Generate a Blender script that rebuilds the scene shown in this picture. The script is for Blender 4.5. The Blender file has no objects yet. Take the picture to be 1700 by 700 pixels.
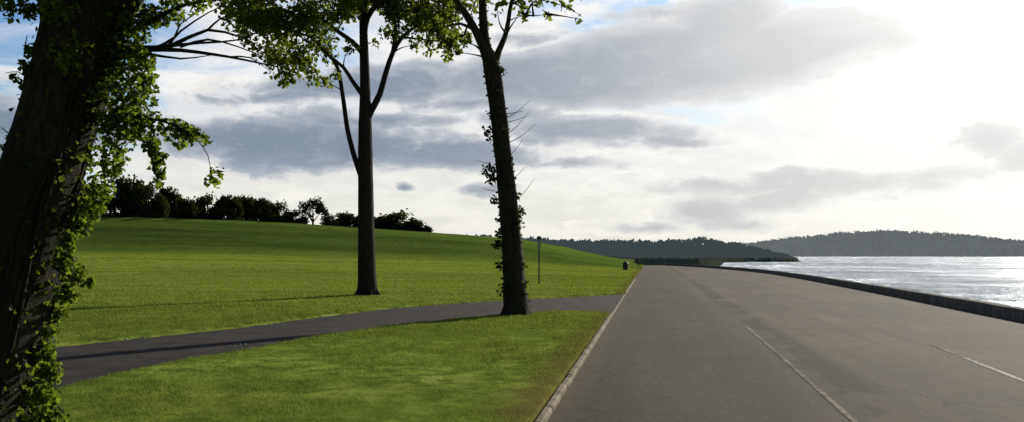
import bpy, math, random
import numpy as np
from mathutils import Vector

rng = np.random.default_rng(7)
random.seed(7)
SC = bpy.context.scene
COL = SC.collection

# ------------------------------------------------------------------ camera
FPX = 1633.0
YAW = math.atan(230 / FPX)
PITCH = math.atan(72 / FPX)
CAMZ = 1.6
CAM = np.array([0.0, 0.0, CAMZ])
Fh = np.array([-math.sin(YAW), math.cos(YAW), 0.0])
R_ = np.array([math.cos(YAW), math.sin(YAW), 0.0])
F_ = Fh * math.cos(PITCH) + np.array([0, 0, math.sin(PITCH)])
U_ = -Fh * math.sin(PITCH) + np.array([0, 0, math.cos(PITCH)])

def ray(px, py):
    return F_ + R_ * (px - 850) / FPX + U_ * (350 - py) / FPX

def pt(px, py, d):
    """world point seen along a sight line at horizontal depth d"""
    r = ray(px, py)
    return CAM + r * (d / float(r @ Fh))

def gflat(px, py, z=0.0):
    r = ray(px, py)
    return CAM + r * ((z - CAMZ) / r[2])

cam = bpy.data.cameras.new('camera')
cam.lens = FPX / 1700 * 36
cam.sensor_width = 36
cam.clip_start = 0.05
cam.clip_end = 60000
camo = bpy.data.objects.new('camera', cam)
COL.objects.link(camo)
camo.location = CAM
camo.rotation_euler = (math.pi / 2 + PITCH, 0, YAW)
SC.camera = camo

# ------------------------------------------------------------------ helpers
def ss(a, b, x):
    t = np.clip((x - a) / (b - a), 0, 1)
    return t * t * (3 - 2 * t)

def tag(o, label=None, cat=None, group=None, kind=None):
    if label: o['label'] = label
    if cat: o['category'] = cat
    if group: o['group'] = group
    if kind: o['kind'] = kind
    return o

def empty(name, loc=(0, 0, 0), rz=0.0):
    o = bpy.data.objects.new(name, None)
    o.empty_display_size = 0.3
    COL.objects.link(o)
    o.location = [float(c) for c in loc]
    o.rotation_euler = (0, 0, rz)
    return o

def link(name, me, mat, parent=None, origin=None):
    o = bpy.data.objects.new(name, me)
    COL.objects.link(o)
    if mat is not None: me.materials.append(mat)
    if parent is not None: o.parent = parent
    return o

def mesh_np(name, verts, faces, tint=None, smooth=False):
    """verts (n,3); faces = list of equal-length index arrays groups [(m,k),...]"""
    me = bpy.data.meshes.new(name)
    verts = np.asarray(verts, dtype=np.float32)
    groups = faces if isinstance(faces, list) else [faces]
    groups = [np.asarray(g, dtype=np.int32) for g in groups if len(g)]
    nl = sum(g.size for g in groups); nf = sum(len(g) for g in groups)
    me.vertices.add(len(verts)); me.vertices.foreach_set('co', verts.ravel())
    me.loops.add(nl); me.loops.foreach_set('vertex_index', np.concatenate([g.ravel() for g in groups]))
    starts = []; tot = []; s = 0
    for g in groups:
        k = g.shape[1]
        starts.append(s + np.arange(len(g)) * k); tot.append(np.full(len(g), k)); s += g.size
    me.polygons.add(nf)
    me.polygons.foreach_set('loop_start', np.concatenate(starts).astype(np.int32))
    me.polygons.foreach_set('loop_total', np.concatenate(tot).astype(np.int32))
    me.polygons.foreach_set('use_smooth', np.full(nf, smooth, dtype=bool))
    me.update(calc_edges=True)
    me.validate()
    if tint is not None:
        a = me.attributes.new('tint', 'FLOAT', 'POINT')
        a.data.foreach_set('value', np.asarray(tint, dtype=np.float32))
    return me

class MB:
    """collects tubes and boxes for one mesh"""
    def __init__(s):
        s.v = []; s.q = []; s.t = []; s.n = 0
    def add(s, v, q=None, t=None):
        v = np.asarray(v, float)
        if q is not None and len(q): s.q.append(np.asarray(q) + s.n)
        if t is not None and len(t): s.t.append(np.asarray(t) + s.n)
        s.v.append(v); s.n += len(v)
    def tube(s, path, radii, sides=8, step=None, rough=0.0, cap=True):
        p, r = spline(path, radii, step)
        n = len(p)
        tg = np.gradient(p, axis=0); tg /= np.linalg.norm(tg, axis=1)[:, None] + 1e-9
        ref = np.array([0.31, 0.95, 0.05]) if abs(tg[0] @ np.array([0.31, 0.95, .05])) < .9 else np.array([1, 0, 0.])
        A = np.cross(tg, ref); A /= np.linalg.norm(A, axis=1)[:, None] + 1e-9
        B = np.cross(tg, A)
        th = np.linspace(0, 2 * np.pi, sides, endpoint=False)
        rr = np.repeat(r[:, None], sides, 1)
        if rough:
            ph = rng.uniform(0, 6.28, 6)
            L = np.arange(n)[:, None] * 0.35
            rr = rr * (1 + rough * (0.6 * np.sin(3 * th[None] + ph[0] + 0.25 * L) + 0.5 * np.sin(5 * th[None] + ph[1] - 0.3 * L)
                       + 0.5 * np.sin(2 * th[None] + ph[2] + .6 * np.sin(L)) + rng.normal(0, .35, (n, sides))))
        V = p[:, None] + rr[..., None] * (np.cos(th)[None, :, None] * A[:, None] + np.sin(th)[None, :, None] * B[:, None])
        i = np.arange(n - 1)[:, None] * sides; j = np.arange(sides)[None]
        j2 = (j + 1) % sides
        Q = np.stack([i + j, i + j2, i + sides + j2, i + sides + j], -1).reshape(-1, 4)
        V = V.reshape(-1, 3)
        T = []
        if cap:
            V = np.vstack([V, p[-1:] + tg[-1:] * r[-1]])
            base = (n - 1) * sides
            T = [[base + a, base + (a + 1) % sides, n * sides] for a in range(sides)]
        s.add(V, Q, T)
        return p, r
    def box(s, lo, hi, M=None):
        x0, y0, z0 = lo; x1, y1, z1 = hi
        v = np.array([[x0,y0,z0],[x1,y0,z0],[x1,y1,z0],[x0,y1,z0],[x0,y0,z1],[x1,y0,z1],[x1,y1,z1],[x0,y1,z1]], float)
        if M is not None: v = v @ M.T
        s.add(v, [[3,2,1,0],[4,5,6,7],[0,1,5,4],[1,2,6,5],[2,3,7,6],[3,0,4,7]])
    def build(s, name, mat, parent=None, smooth=True, off=None):
        v = np.vstack(s.v)
        if off is not None: v = v - np.asarray(off)
        g = []
        if s.q: g.append(np.vstack(s.q))
        if s.t: g.append(np.vstack(s.t))
        return link(name, mesh_np(name, v, g, smooth=smooth), mat, parent)

def spline(path, radii, step=None):
    P = np.asarray(path, float); R = np.asarray(radii, float)
    if len(P) == 2:
        P = np.array([P[0], P[0] * .5 + P[1] * .5, P[1]]); R = np.array([R[0], (R[0] + R[-1]) / 2, R[-1]])
    ext = np.vstack([2 * P[0] - P[1], P, 2 * P[-1] - P[-2]])
    out = []; ro = []
    for k in range(len(P) - 1):
        a, b, c, d = ext[k:k + 4]
        L = np.linalg.norm(c - b)
        n = max(2, int(L / step)) if step else 4
        for t in np.arange(n) / n:
            out.append(.5 * (2 * b + (c - a) * t + (2 * a - 5 * b + 4 * c - d) * t * t + (3 * b - a - 3 * c + d) * t ** 3))
            ro.append(R[k] * (1 - t) + R[k + 1] * t)
    out.append(P[-1]); ro.append(R[-1])
    return np.array(out), np.array(ro)

def rot_rand(n, tilt=None):
    """n random orthonormal frames (columns = leaf x, y, normal)"""
    a = rng.normal(size=(n, 3)); a /= np.linalg.norm(a, axis=1)[:, None]
    b = rng.normal(size=(n, 3))
    if tilt is not None: a = a + np.asarray(tilt); a /= np.linalg.norm(a, axis=1)[:, None]
    b -= (a * b).sum(1)[:, None] * a; b /= np.linalg.norm(b, axis=1)[:, None]
    return b, np.cross(a, b), a

LEAF = np.array([[0, 0, 0], [.38, .22, .1], [.30, .68, .08], [0, 1.05, -.08], [-.30, .68, .08], [-.38, .22, .1]])
IVY = np.array([[0, 0, 0], [.55, .10, .06], [.42, .52, .08], [0, 1.0, -.06], [-.42, .52, .08], [-.55, .10, .06]])

def leaves(centers, sizes, tmpl=LEAF, droop=None):
    n = len(centers)
    X, Y, N = rot_rand(n, None)
    if droop is not None:
        Y = Y + np.array([0, 0, -droop]); Y /= np.linalg.norm(Y, axis=1)[:, None]
        X = X - (X * Y).sum(1)[:, None] * Y; X /= np.linalg.norm(X, axis=1)[:, None] + 1e-9
        N = np.cross(X, Y)
    V = centers[:, None] + sizes[:, None, None] * (tmpl[None, :, :1] * X[:, None] + tmpl[None, :, 1:2] * Y[:, None] + tmpl[None, :, 2:] * N[:, None])
    base = np.arange(n)[:, None] * 6
    Q = np.concatenate([base + np.array([[0, 1, 2, 3]]), base + np.array([[0, 3, 4, 5]])])
    return V.reshape(-1, 3), Q

def leaf_obj(name, C, S, mat, parent, off, tmpl=LEAF, droop=None, tint=None):
    V, Q = leaves(C - off, S, tmpl, droop)
    t = rng.uniform(0, 1, len(C)) ** 1.5 if tint is None else tint
    return link(name, mesh_np(name, V, Q, tint=np.repeat(t, 6)), mat, parent)

def ball(n):
    v = rng.normal(size=(n, 3)); v /= np.linalg.norm(v, axis=1)[:, None]
    return v * rng.uniform(0, 1, (n, 1)) ** (1 / 2.4)

# ------------------------------------------------------------------ materials
def new_mat(name):
    m = bpy.data.materials.new(name); m.use_nodes = True
    nt = m.node_tree; nt.nodes.clear()
    return m, nt, nt.nodes.new('ShaderNodeOutputMaterial')

class G:
    """tiny node expression builder"""
    def __init__(s, nt): s.nt = nt
    def n(s, t, **kw):
        nd = s.nt.nodes.new(t)
        for k, v in kw.items(): setattr(nd, k, v)
        return nd
    def put(s, sock, v):
        if isinstance(v, bpy.types.NodeSocket): s.nt.links.new(v, sock)
        elif v is not None: sock.default_value = v
    def m(s, op, a, b=None, c=None, clamp=False):
        nd = s.n('ShaderNodeMath', operation=op, use_clamp=clamp)
        for i, v in enumerate((a, b, c)): s.put(nd.inputs[i], v)
        return nd.outputs[0]
    def vm(s, op, a, b=None, out=0):
        nd = s.n('ShaderNodeVectorMath', operation=op)
        s.put(nd.inputs[0], a)
        if b is not None: s.put(nd.inputs[1], b)
        return nd.outputs['Value'] if op in ('LENGTH', 'DOT_PRODUCT', 'DISTANCE') else nd.outputs[0]
    def mix(s, f, a, b, mode='MIX'):
        nd = s.n('ShaderNodeMix', data_type='RGBA', blend_type=mode)
        s.put(nd.inputs[0], f); s.put(nd.inputs[6], c4(a)); s.put(nd.inputs[7], c4(b))
        return nd.outputs[2]
    def noise(s, vec, scale, detail=4, rough=.55, dist=0, col=False, lac=2.0):
        nd = s.n('ShaderNodeTexNoise')
        s.put(nd.inputs['Vector'], vec); nd.inputs['Scale'].default_value = scale
        nd.inputs['Detail'].default_value = detail; nd.inputs['Roughness'].default_value = rough
        nd.inputs['Distortion'].default_value = dist; nd.inputs['Lacunarity'].default_value = lac
        return nd.outputs['Color' if col else 'Fac']
    def map(s, vec, scale=(1, 1, 1), loc=(0, 0, 0), rot=(0, 0, 0), typ='POINT'):
        nd = s.n('ShaderNodeMapping', vector_type=typ)
        s.put(nd.inputs['Vector'], vec); nd.inputs['Scale'].default_value = scale
        nd.inputs['Location'].default_value = loc; nd.inputs['Rotation'].default_value = rot
        return nd.outputs[0]
    def sstep(s, x, a, b, lo=0., hi=1.):
        nd = s.n('ShaderNodeMapRange', interpolation_type='SMOOTHSTEP')
        s.put(nd.inputs[0], x)
        for i, v in enumerate((a, b, lo, hi)): s.put(nd.inputs[1 + i], v)
        return nd.outputs[0]
    def pos(s): return s.n('ShaderNodeNewGeometry').outputs['Position']
    def bump(s, h, strength=.3, dist=.02):
        nd = s.n('ShaderNodeBump'); s.put(nd.inputs['Height'], h)
        nd.inputs['Strength'].default_value = strength; nd.inputs['Distance'].default_value = dist
        return nd.outputs[0]
    def bsdf(s, col, rough=.8, spec=.3, normal=None, metallic=0.):
        nd = s.n('ShaderNodeBsdfPrincipled')
        s.put(nd.inputs['Base Color'], c4(col)); s.put(nd.inputs['Roughness'], rough)
        nd.inputs['Specular IOR Level'].default_value = spec; nd.inputs['Metallic'].default_value = metallic
        if normal is not None: s.put(nd.inputs['Normal'], normal)
        return nd.outputs[0]
    def add(s, a, b):
        nd = s.n('ShaderNodeAddShader'); s.put(nd.inputs[0], a); s.put(nd.inputs[1], b); return nd.outputs[0]
    def mixs(s, f, a, b):
        nd = s.n('ShaderNodeMixShader'); s.put(nd.inputs[0], f); s.put(nd.inputs[1], a); s.put(nd.inputs[2], b); return nd.outputs[0]

def c4(c):
    if isinstance(c, (tuple, list)) and len(c) == 3: return (*c, 1.0)
    return c

def leaf_mat(name, dark, light, trans, tfac=.45, gloss=.06):
    m, nt, out = new_mat(name); g = G(nt)
    a = g.n('ShaderNodeAttribute', attribute_name='tint').outputs['Fac']
    big = g.noise(g.pos(), 1.1, 2)
    f = g.m('ADD', g.m('MULTIPLY', a, .85), g.m('MULTIPLY', g.m('SUBTRACT', big, .35), .5), clamp=True)
    col = g.mix(f, dark, light)
    d = g.n('ShaderNodeBsdfDiffuse'); g.put(d.inputs[0], col)
    t = g.n('ShaderNodeBsdfTranslucent'); g.put(t.inputs[0], g.mix(f, tuple(.45 * c for c in trans), trans))
    gl = g.n('ShaderNodeBsdfGlossy'); gl.inputs['Roughness'].default_value = .42; gl.inputs[0].default_value = (.7, .75, .7, 1)
    sh = g.mixs(tfac, d.outputs[0], t.outputs[0])
    nt.links.new(g.mixs(gloss, sh, gl.outputs[0]), out.inputs[0])
    return m

def bark_mat(name, a, b, scale=1., moss=None, bump=.8):
    m, nt, out = new_mat(name); g = G(nt)
    p = g.map(g.pos(), scale=(9 * scale, 9 * scale, 2.2 * scale))
    n1 = g.noise(p, 2.2, 7, .65, .6)
    n2 = g.noise(g.pos(), 1.3 * scale, 4)
    col = g.mix(g.sstep(n1, .35, .7), a, b)
    if moss: col = g.mix(g.sstep(n2, .45, .62), col, moss)
    nt.links.new(g.bsdf(col, .9, .15, g.bump(n1, bump, .05)), out.inputs[0])
    return m

def simple_mat(name, a, b, scale=3., rough=.75, spec=.3, bump=.25, metallic=0.):
    m, nt, out = new_mat(name); g = G(nt)
    n = g.noise(g.pos(), scale, 6, .6)
    nt.links.new(g.bsdf(g.mix(g.sstep(n, .3, .7), a, b), rough, spec, g.bump(n, bump, .01), metallic), out.inputs[0])
    return m

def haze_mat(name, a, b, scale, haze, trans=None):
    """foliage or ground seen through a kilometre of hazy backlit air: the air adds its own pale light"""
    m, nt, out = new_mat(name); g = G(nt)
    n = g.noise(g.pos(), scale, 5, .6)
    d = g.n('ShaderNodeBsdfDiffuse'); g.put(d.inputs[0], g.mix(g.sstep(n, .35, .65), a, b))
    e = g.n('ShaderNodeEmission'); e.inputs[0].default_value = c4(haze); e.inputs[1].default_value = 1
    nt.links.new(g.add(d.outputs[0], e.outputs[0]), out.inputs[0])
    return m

# grass colour: shared by the soil sheet and the blades, driven by position
KERB_X = -1.09
def grass_color(g, blades=False):
    P = g.pos()
    sx = g.n('ShaderNodeSeparateXYZ'); g.put(sx.inputs[0], P)
    n_big = g.noise(P, .12, 3, .5)
    n_mid = g.noise(g.map(P, scale=(1, .55, 1)), .9, 4, .6)
    n_fine = g.noise(g.map(P, scale=(1, .8, 1)), 3.2, 6, .72)
    c = g.mix(g.sstep(n_mid, .32, .68), (.132, .190, .034), (.265, .345, .076))
    c = g.mix(g.m('MULTIPLY', g.sstep(n_big, .42, .7), .55), c, (.27, .30, .07))
    c = g.mix(g.m('MULTIPLY', g.sstep(n_fine, .43, .60), .72), c, (.044, .076, .014))
    # brighter, yellower in the middle distance
    far = g.sstep(sx.outputs[1], 20., 46.)
    c = g.mix(g.m('MULTIPLY', far, .5), c, (.33, .375, .064))
    # mowing streaks across the field
    st = g.noise(g.map(P, scale=(.03, .30, .2), rot=(0, 0, -.14)), 1., 4, .65)
    c = g.mix(g.m('MULTIPLY', g.sstep(st, .42, .60), .62), c, (.112, .155, .028))
    # dry trodden rim beside the kerb
    e = g.m('ADD', sx.outputs[0], g.m('MULTIPLY', g.m('SUBTRACT', g.noise(P, 1.6, 5, .7), .5), 1.5))
    rim = g.m('MULTIPLY', g.m('MULTIPLY', g.sstep(e, -1.75, -1.15), .8), g.m('LESS_THAN', sx.outputs[1], 120.))
    c = g.mix(rim, c, (.13, .10, .042))
    return c, n_fine, n_mid

def make_ground_mat():
    m, nt, out = new_mat('lawn'); g = G(nt)
    c, nf, nm = grass_color(g)
    h = g.m('ADD', g.m('MULTIPLY', nf, .7), nm)
    sx = g.n('ShaderNodeSeparateXYZ'); g.put(sx.inputs[0], g.pos())
    c = g.mix(1., c, g.mix(g.sstep(sx.outputs[1], 98., 118.), (1.25, 1.22, 1.1), (.58, .70, .66)), 'MULTIPLY')  # shade of the hill bank is painted into the soil colour
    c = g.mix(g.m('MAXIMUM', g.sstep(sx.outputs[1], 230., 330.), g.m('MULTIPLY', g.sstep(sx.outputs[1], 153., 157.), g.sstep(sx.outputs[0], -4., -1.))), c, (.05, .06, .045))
    nt.links.new(g.bsdf(c, 1., .0, g.bump(h, .7, .06)), out.inputs[0])
    return m

def make_blade_mat():
    m, nt, out = new_mat('grass_blades'); g = G(nt)
    c, nf, nm = grass_color(g)
    a = g.n('ShaderNodeAttribute', attribute_name='tint').outputs['Fac']
    c = g.mix(g.m('MULTIPLY', a, .38), c, (.19, .245, .055))
    d = g.n('ShaderNodeBsdfDiffuse'); g.put(d.inputs[0], c)
    t = g.n('ShaderNodeBsdfTranslucent'); g.put(t.inputs[0], g.mix(.35, c, (.33, .42, .055)))
    nt.links.new(g.mixs(.4, d.outputs[0], t.outputs[0]), out.inputs[0])
    return m

def make_road_mat():
    m, nt, out = new_mat('worn_asphalt'); g = G(nt)
    P = g.pos()
    sx = g.n('ShaderNodeSeparateXYZ'); g.put(sx.inputs[0], P)
    fine = g.noise(P, 42, 4, .85)
    mid = g.noise(g.map(P, scale=(1, .7, 1)), 2.2, 7, .7)
    big = g.noise(g.map(P, scale=(1, .35, 1)), .35, 4, .55)
    c = g.mix(g.sstep(big, .35, .68), (.082, .067, .048), (.155, .127, .092))
    c = g.mix(g.m('MULTIPLY', g.sstep(mid, .48, .68), .6), c, (.052, .047, .04))
    c = g.mix(g.m('MULTIPLY', g.sstep(fine, .4, .75), .5), c, (.17, .15, .12))
    # the lane by the lawn is newer and darker, with a wheel worn strip in it
    wx = g.m('ADD', sx.outputs[0], g.m('MULTIPLY', g.m('SUBTRACT', mid, .5), .35))
    lane = g.m('SUBTRACT', 1., g.sstep(wx, 1.5, 2.15))
    c = g.mix(g.m('MULTIPLY', lane, .55), c, (.044, .040, .034))
    str_ = g.noise(g.map(P, scale=(2.6, .05, 1)), 1., 4, .6)
    c = g.mix(g.m('MULTIPLY', g.sstep(str_, .46, .66), .5), c, (.05, .046, .04))
    # repair patches and tar along the inner marking
    line = g.m('SUBTRACT', 1., g.sstep(g.m('ABSOLUTE', g.m('SUBTRACT', wx, 2.42)), .12, .42))
    pn = g.sstep(g.noise(g.map(P, scale=(1, .4, 1)), .9, 4, .6), .44, .54)
    c = g.mix(g.m('MULTIPLY', g.m('MULTIPLY', line, pn), .95), c, (.030, .027, .023))
    ag = g.noise(P, 13., 4, .8)
    c = g.mix(g.m('MULTIPLY', g.sstep(ag, .5, .62), .62), c, (.045, .040, .034))
    c = g.mix(g.m('MULTIPLY', g.sstep(ag, .5, .36), .4), c, (.16, .137, .105))
    # long cracks
    v = g.n('ShaderNodeTexVoronoi', feature='DISTANCE_TO_EDGE')
    g.put(v.inputs['Vector'], g.map(g.vm('ADD', P, g.vm('SCALE', g.noise(P, 1.2, 4, .6, col=True))), scale=(.3, .12, 1)))
    v.inputs['Scale'].default_value = 1.
    ck = g.m('MULTIPLY', g.m('SUBTRACT', 1., g.sstep(v.outputs['Distance'], .0, .014)), .7)
    c = g.mix(ck, c, (.035, .033, .03))
    # grit and dead grass in the gutter
    e = g.m('ADD', sx.outputs[0], g.m('MULTIPLY', g.m('SUBTRACT', g.noise(P, 2.4, 5, .7), .5), .7))
    c = g.mix(g.m('MULTIPLY', g.m('SUBTRACT', 1., g.sstep(e, -1.0, -.62)), .5), c, (.13, .105, .065))
    nt.links.new(g.bsdf(c, .9, .06, g.bump(g.m('ADD', fine, g.m('MULTIPLY', mid, .8)), .35, .012)), out.inputs[0])
    return m

def make_path_mat():
    m, nt, out = new_mat('path_asphalt'); g = G(nt)
    P = g.pos()
    fine = g.noise(P, 45, 3, .8); mid = g.noise(P, 1.6, 6, .62)
    c = g.mix(g.sstep(mid, .3, .7), (.028, .024, .021), (.060, .051, .043))
    c = g.mix(g.m('MULTIPLY', g.sstep(fine, .45, .8), .4), c, (.11, .10, .092))
    nt.links.new(g.bsdf(c, .9, .06, g.bump(g.m('ADD', fine, mid), .35, .012)), out.inputs[0])
    return m

def make_water_mat():
    m, nt, out = new_mat('sea_water'); g = G(nt)
    P = g.pos()
    w1 = g.noise(g.map(P, scale=(1, .8, 1), rot=(0, 0, .5)), .55, 4, .6, .4)
    w2 = g.noise(g.map(P, scale=(1, 1, 1), rot=(0, 0, -.3)), .09, 4, .55)
    w3 = g.noise(P, .018, 3, .5)
    h = g.m('ADD', g.m('MULTIPLY', w1, .5), g.m('MULTIPLY', w2, 1.6))
    b = g.bump(h, 1., 5.5)
    rough = g.sstep(w3, .35, .65, .16, .34)
    gl = g.n('ShaderNodeBsdfGlossy'); gl.inputs[0].default_value = (.49, .53, .58, 1); g.put(gl.inputs['Roughness'], rough); g.put(gl.inputs['Normal'], b)
    di = g.n('ShaderNodeBsdfDiffuse'); di.inputs[0].default_value = (.05, .06, .068, 1)
    w4 = g.noise(g.map(P, scale=(.35, 1, 1), rot=(0, 0, .14)), .10, 5, .65)
    nt.links.new(g.mixs(g.sstep(w4, .34, .66, .5, .88), di.outputs[0], gl.outputs[0]), out.inputs[0])
    return m

def paint_mat(name, col, wear):
    m, nt, out = new_mat(name); g = G(nt)
    P = g.pos()
    n = g.noise(P, 9, 6, .75)
    n2 = g.noise(P, .7, 3, .6)
    f = g.sstep(g.m('ADD', n, g.m('MULTIPLY', g.m('SUBTRACT', n2, .5), .6)), wear - .06, wear + .08)
    nt.links.new(g.bsdf(g.mix(f, col, (.095, .08, .06)), .9, .05), out.inputs[0])
    return m

def make_wall_mat():
    m, nt, out = new_mat('sea_wall_concrete'); g = G(nt)
    P = g.pos(); n = g.noise(P, 1.8, 7, .65); st = g.noise(g.map(P, scale=(3, 3, .4)), 1.2, 5, .6)
    c = g.mix(g.sstep(n, .3, .7), (.15, .138, .115), (.30, .275, .23))
    c = g.mix(g.m('MULTIPLY', g.sstep(st, .48, .62), .6), c, (.07, .068, .055))
    # wall top painted darker so the sun does not make it bright
    sz = g.n('ShaderNodeSeparateXYZ'); g.put(sz.inputs[0], g.n('ShaderNodeNewGeometry').outputs['True Normal'])
    c = g.mix(g.m('MULTIPLY', g.sstep(sz.outputs[2], .5, .9), .8), c, (.055, .052, .043))
    nt.links.new(g.bsdf(c, .95, .05, g.bump(n, .5, .02)), out.inputs[0])
    return m

M = dict(
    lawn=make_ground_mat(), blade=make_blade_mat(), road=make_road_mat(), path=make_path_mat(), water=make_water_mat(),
    line=paint_mat('worn_white_paint', (.27, .24, .185), .47), line2=paint_mat('white_paint', (.56, .53, .46), .56),
    kerb=simple_mat('kerb_concrete', (.075, .064, .042), (.33, .285, .20), 4., .9, .1, .6),
    wall=make_wall_mat(),
    bark_dark=bark_mat('ivy_tree_bark', (.013, .011, .008), (.052, .042, .030), 1.0, (.02, .022, .012), 1.0),
    bark_grey=bark_mat('maple_bark', (.015, .012, .010), (.042, .034, .029), .9, (.026, .022, .02), .9),
    bark_moss=bark_mat('mossy_bark', (.022, .020, .013), (.062, .056, .036), 1., (.035, .042, .016), .9),
    leaf=leaf_mat('maple_leaves', (.012, .023, .005), (.06, .092, .016), (.33, .43, .04), .48, .015),
    ivy=leaf_mat('ivy_leaves', (.007, .013, .003), (.055, .095, .016), (.27, .38, .03), .52, .012),
    ivy_small=leaf_mat('trunk_ivy_leaves', (.014, .022, .008), (.03, .042, .014), (.08, .11, .02), .3, .03),
    ridge=leaf_mat('hilltop_foliage', (.022, .032, .014), (.055, .07, .026), (.09, .12, .025), .25, .0),
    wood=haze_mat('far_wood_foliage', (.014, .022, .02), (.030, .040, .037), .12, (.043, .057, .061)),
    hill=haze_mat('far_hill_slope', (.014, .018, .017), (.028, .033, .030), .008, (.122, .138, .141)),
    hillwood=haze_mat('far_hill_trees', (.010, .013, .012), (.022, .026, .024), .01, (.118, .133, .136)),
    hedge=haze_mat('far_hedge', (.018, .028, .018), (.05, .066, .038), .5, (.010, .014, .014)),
    post=simple_mat('dark_post_paint', (.02, .022, .02), (.04, .04, .036), 8., .6, .4, .1),
    plate=simple_mat('pale_sign_face', (.27, .29, .30), (.36, .37, .37), 6., .5, .4, .05),
    bin=simple_mat('bin_paint', (.016, .018, .016), (.03, .032, .03), 8., .5, .4, .1),
    paper=simple_mat('paper', (.32, .30, .25), (.42, .40, .34), 8., .9, .1, .3),
    flower=simple_mat('flower_petals', (.55, .55, .48), (.7, .7, .62), 20., .9, .1, .1),
)

# ------------------------------------------------------------------ sun and sky
SUN_AZ = math.radians(25)     # to the right of the road's direction (+Y), towards +X
SUN_EL = math.radians(19)
sd = np.array([math.sin(SUN_AZ) * math.cos(SUN_EL), math.cos(SUN_AZ) * math.cos(SUN_EL), math.sin(SUN_EL)])
sl = bpy.data.lights.new('sun', 'SUN'); sl.energy = 5.0; sl.angle = math.radians(.6); sl.color = (1, .93, .80)
so = bpy.data.objects.new('sun', sl); COL.objects.link(so)
so.rotation_euler = Vector(-sd).to_track_quat('-Z', 'Y').to_euler()
so.location = (30, 60, 40)

W = bpy.data.worlds.new('World'); SC.world = W; W.use_nodes = True
nt = W.node_tree; nt.nodes.clear(); g = G(nt)
wo = nt.nodes.new('ShaderNodeOutputWorld'); bg = nt.nodes.new('ShaderNodeBackground')
nt.links.new(bg.outputs[0], wo.inputs[0]); bg.inputs[1].default_value = .1
sky = g.n('ShaderNodeTexSky', sky_type='NISHITA'); sky.sun_disc = False
sky.sun_elevation = SUN_EL; sky.sun_rotation = SUN_AZ; sky.air_density = 1.0; sky.dust_density = .6; sky.ozone_density = 1.2
D = g.n('ShaderNodeTexCoord').outputs['Generated']
sx = g.n('ShaderNodeSeparateXYZ'); g.put(sx.inputs[0], D)
az = g.m('ARCTAN2', sx.outputs[0], sx.outputs[1])     # 0 = along the road, positive to the right
el = g.m('ARCSINE', sx.outputs[2])
cxy = g.n('ShaderNodeCombineXYZ'); g.put(cxy.inputs[0], az); g.put(cxy.inputs[1], el)
UV = cxy.outputs[0]
def azel(px, py):
    r = ray(px, py); r = r / np.linalg.norm(r)
    return math.atan2(r[0], r[1]), math.asin(r[2])
# ragged edges: two octaves of warp, stretched along the horizon
wa = g.vm('SUBTRACT', g.noise(g.map(UV, scale=(1, 2.2, 1)), 9., 5, .6, col=True), (.5, .5, .5))
wb = g.vm('MULTIPLY', wa, (.075, .034, 0))
UVW = g.vm('ADD', UV, wb)
streak = g.noise(g.map(UV, scale=(1, 3.6, 1), rot=(0, 0, .05)), 11., 7, .62, .5)
puff = g.noise(g.map(UV, scale=(1, 1.8, 1)), 26., 8, .64, .3)

def cloud_field(lst, vec):
    f = None
    for (px, py, rx, ry, rot, s) in lst:
        a, e = azel(px, py)
        v = g.map(vec, scale=(rx / FPX, ry / FPX, 1), loc=(a, e, 0), rot=(0, 0, math.radians(rot)), typ='TEXTURE')
        L = g.vm('LENGTH', v)
        x = g.m('MULTIPLY', g.m('SUBTRACT', 1., L), s)
        f = x if f is None else g.m('MAXIMUM', f, x)
    return f

BANK = [(1150, 98, 360, 76, 4, 1.), (1205, 40, 110, 66, 0, .9), (930, 125, 230, 56, 2, 1.), (1330, 84, 190, 34, 5, .8)]
CLOUDS = [  # long grey banks over the bay: direction, half extents, tilt, density
    (1110, 22, 130, 20, 3, .5), (860, 62, 120, 14, 4, .5),
    (640, 138, 300, 36, 6, 1.0), (480, 165, 200, 22, 3, .6), (790, 165, 160, 22, 3, .6),
    (520, 240, 330, 58, -1, 1.2), (760, 255, 190, 40, 0, 1.1), (600, 196, 230, 22, 0, .7),
    (985, 218, 210, 36, -2, 1.05), (860, 190, 90, 30, 0, .8), (1110, 236, 120, 16, 0, .8),
    (-40, 225, 170, 85, 0, 1.2), (150, 205, 120, 40, 0, .8),
    (960, 270, 130, 12, 0, .5), (1330, 306, 290, 30, 1, .95), (1290, 335, 130, 30, 8, .9), (1560, 296, 90, 24, 5, .7),
    (1185, 352, 100, 32, 0, 1.0), (1240, 368, 80, 16, 0, .8), (1070, 376, 110, 12, 0, .6),
    (1640, 243, 75, 32, -6, .8), (1690, 262, 70, 26, 0, .8),
    (805, 319, 56, 13, 0, .85), (673, 317, 24, 10, 0, .8),
]
dens = cloud_field(CLOUDS, UVW)
# generic banks elsewhere round the sky
gen = g.m('MULTIPLY', g.m('SUBTRACT', g.noise(g.map(UV, scale=(1, 2.6, 1)), 4.2, 6, .6, .3), .52), 3.)
behind = g.sstep(g.m('ABSOLUTE', g.m('ADD', az, YAW)), .62, .8)
dens = g.m('MAXIMUM', dens, g.m('SUBTRACT', gen, g.m('MULTIPLY', g.m('SUBTRACT', 1., behind), 4.)))
dtot = g.m('ADD', dens, g.m('ADD', g.m('MULTIPLY', g.m('SUBTRACT', streak, .5), 1.05), g.m('MULTIPLY', g.m('SUBTRACT', puff, .5), .95)))
bankf = g.m('ADD', cloud_field(BANK, UVW), g.m('ADD', g.m('MULTIPLY', g.m('SUBTRACT', streak, .5), .35), g.m('MULTIPLY', g.m('SUBTRACT', puff, .5), .22)))
cmask = g.m('MAXIMUM', g.sstep(dtot, .02, .36), g.sstep(bankf, .0, .17))
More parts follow.
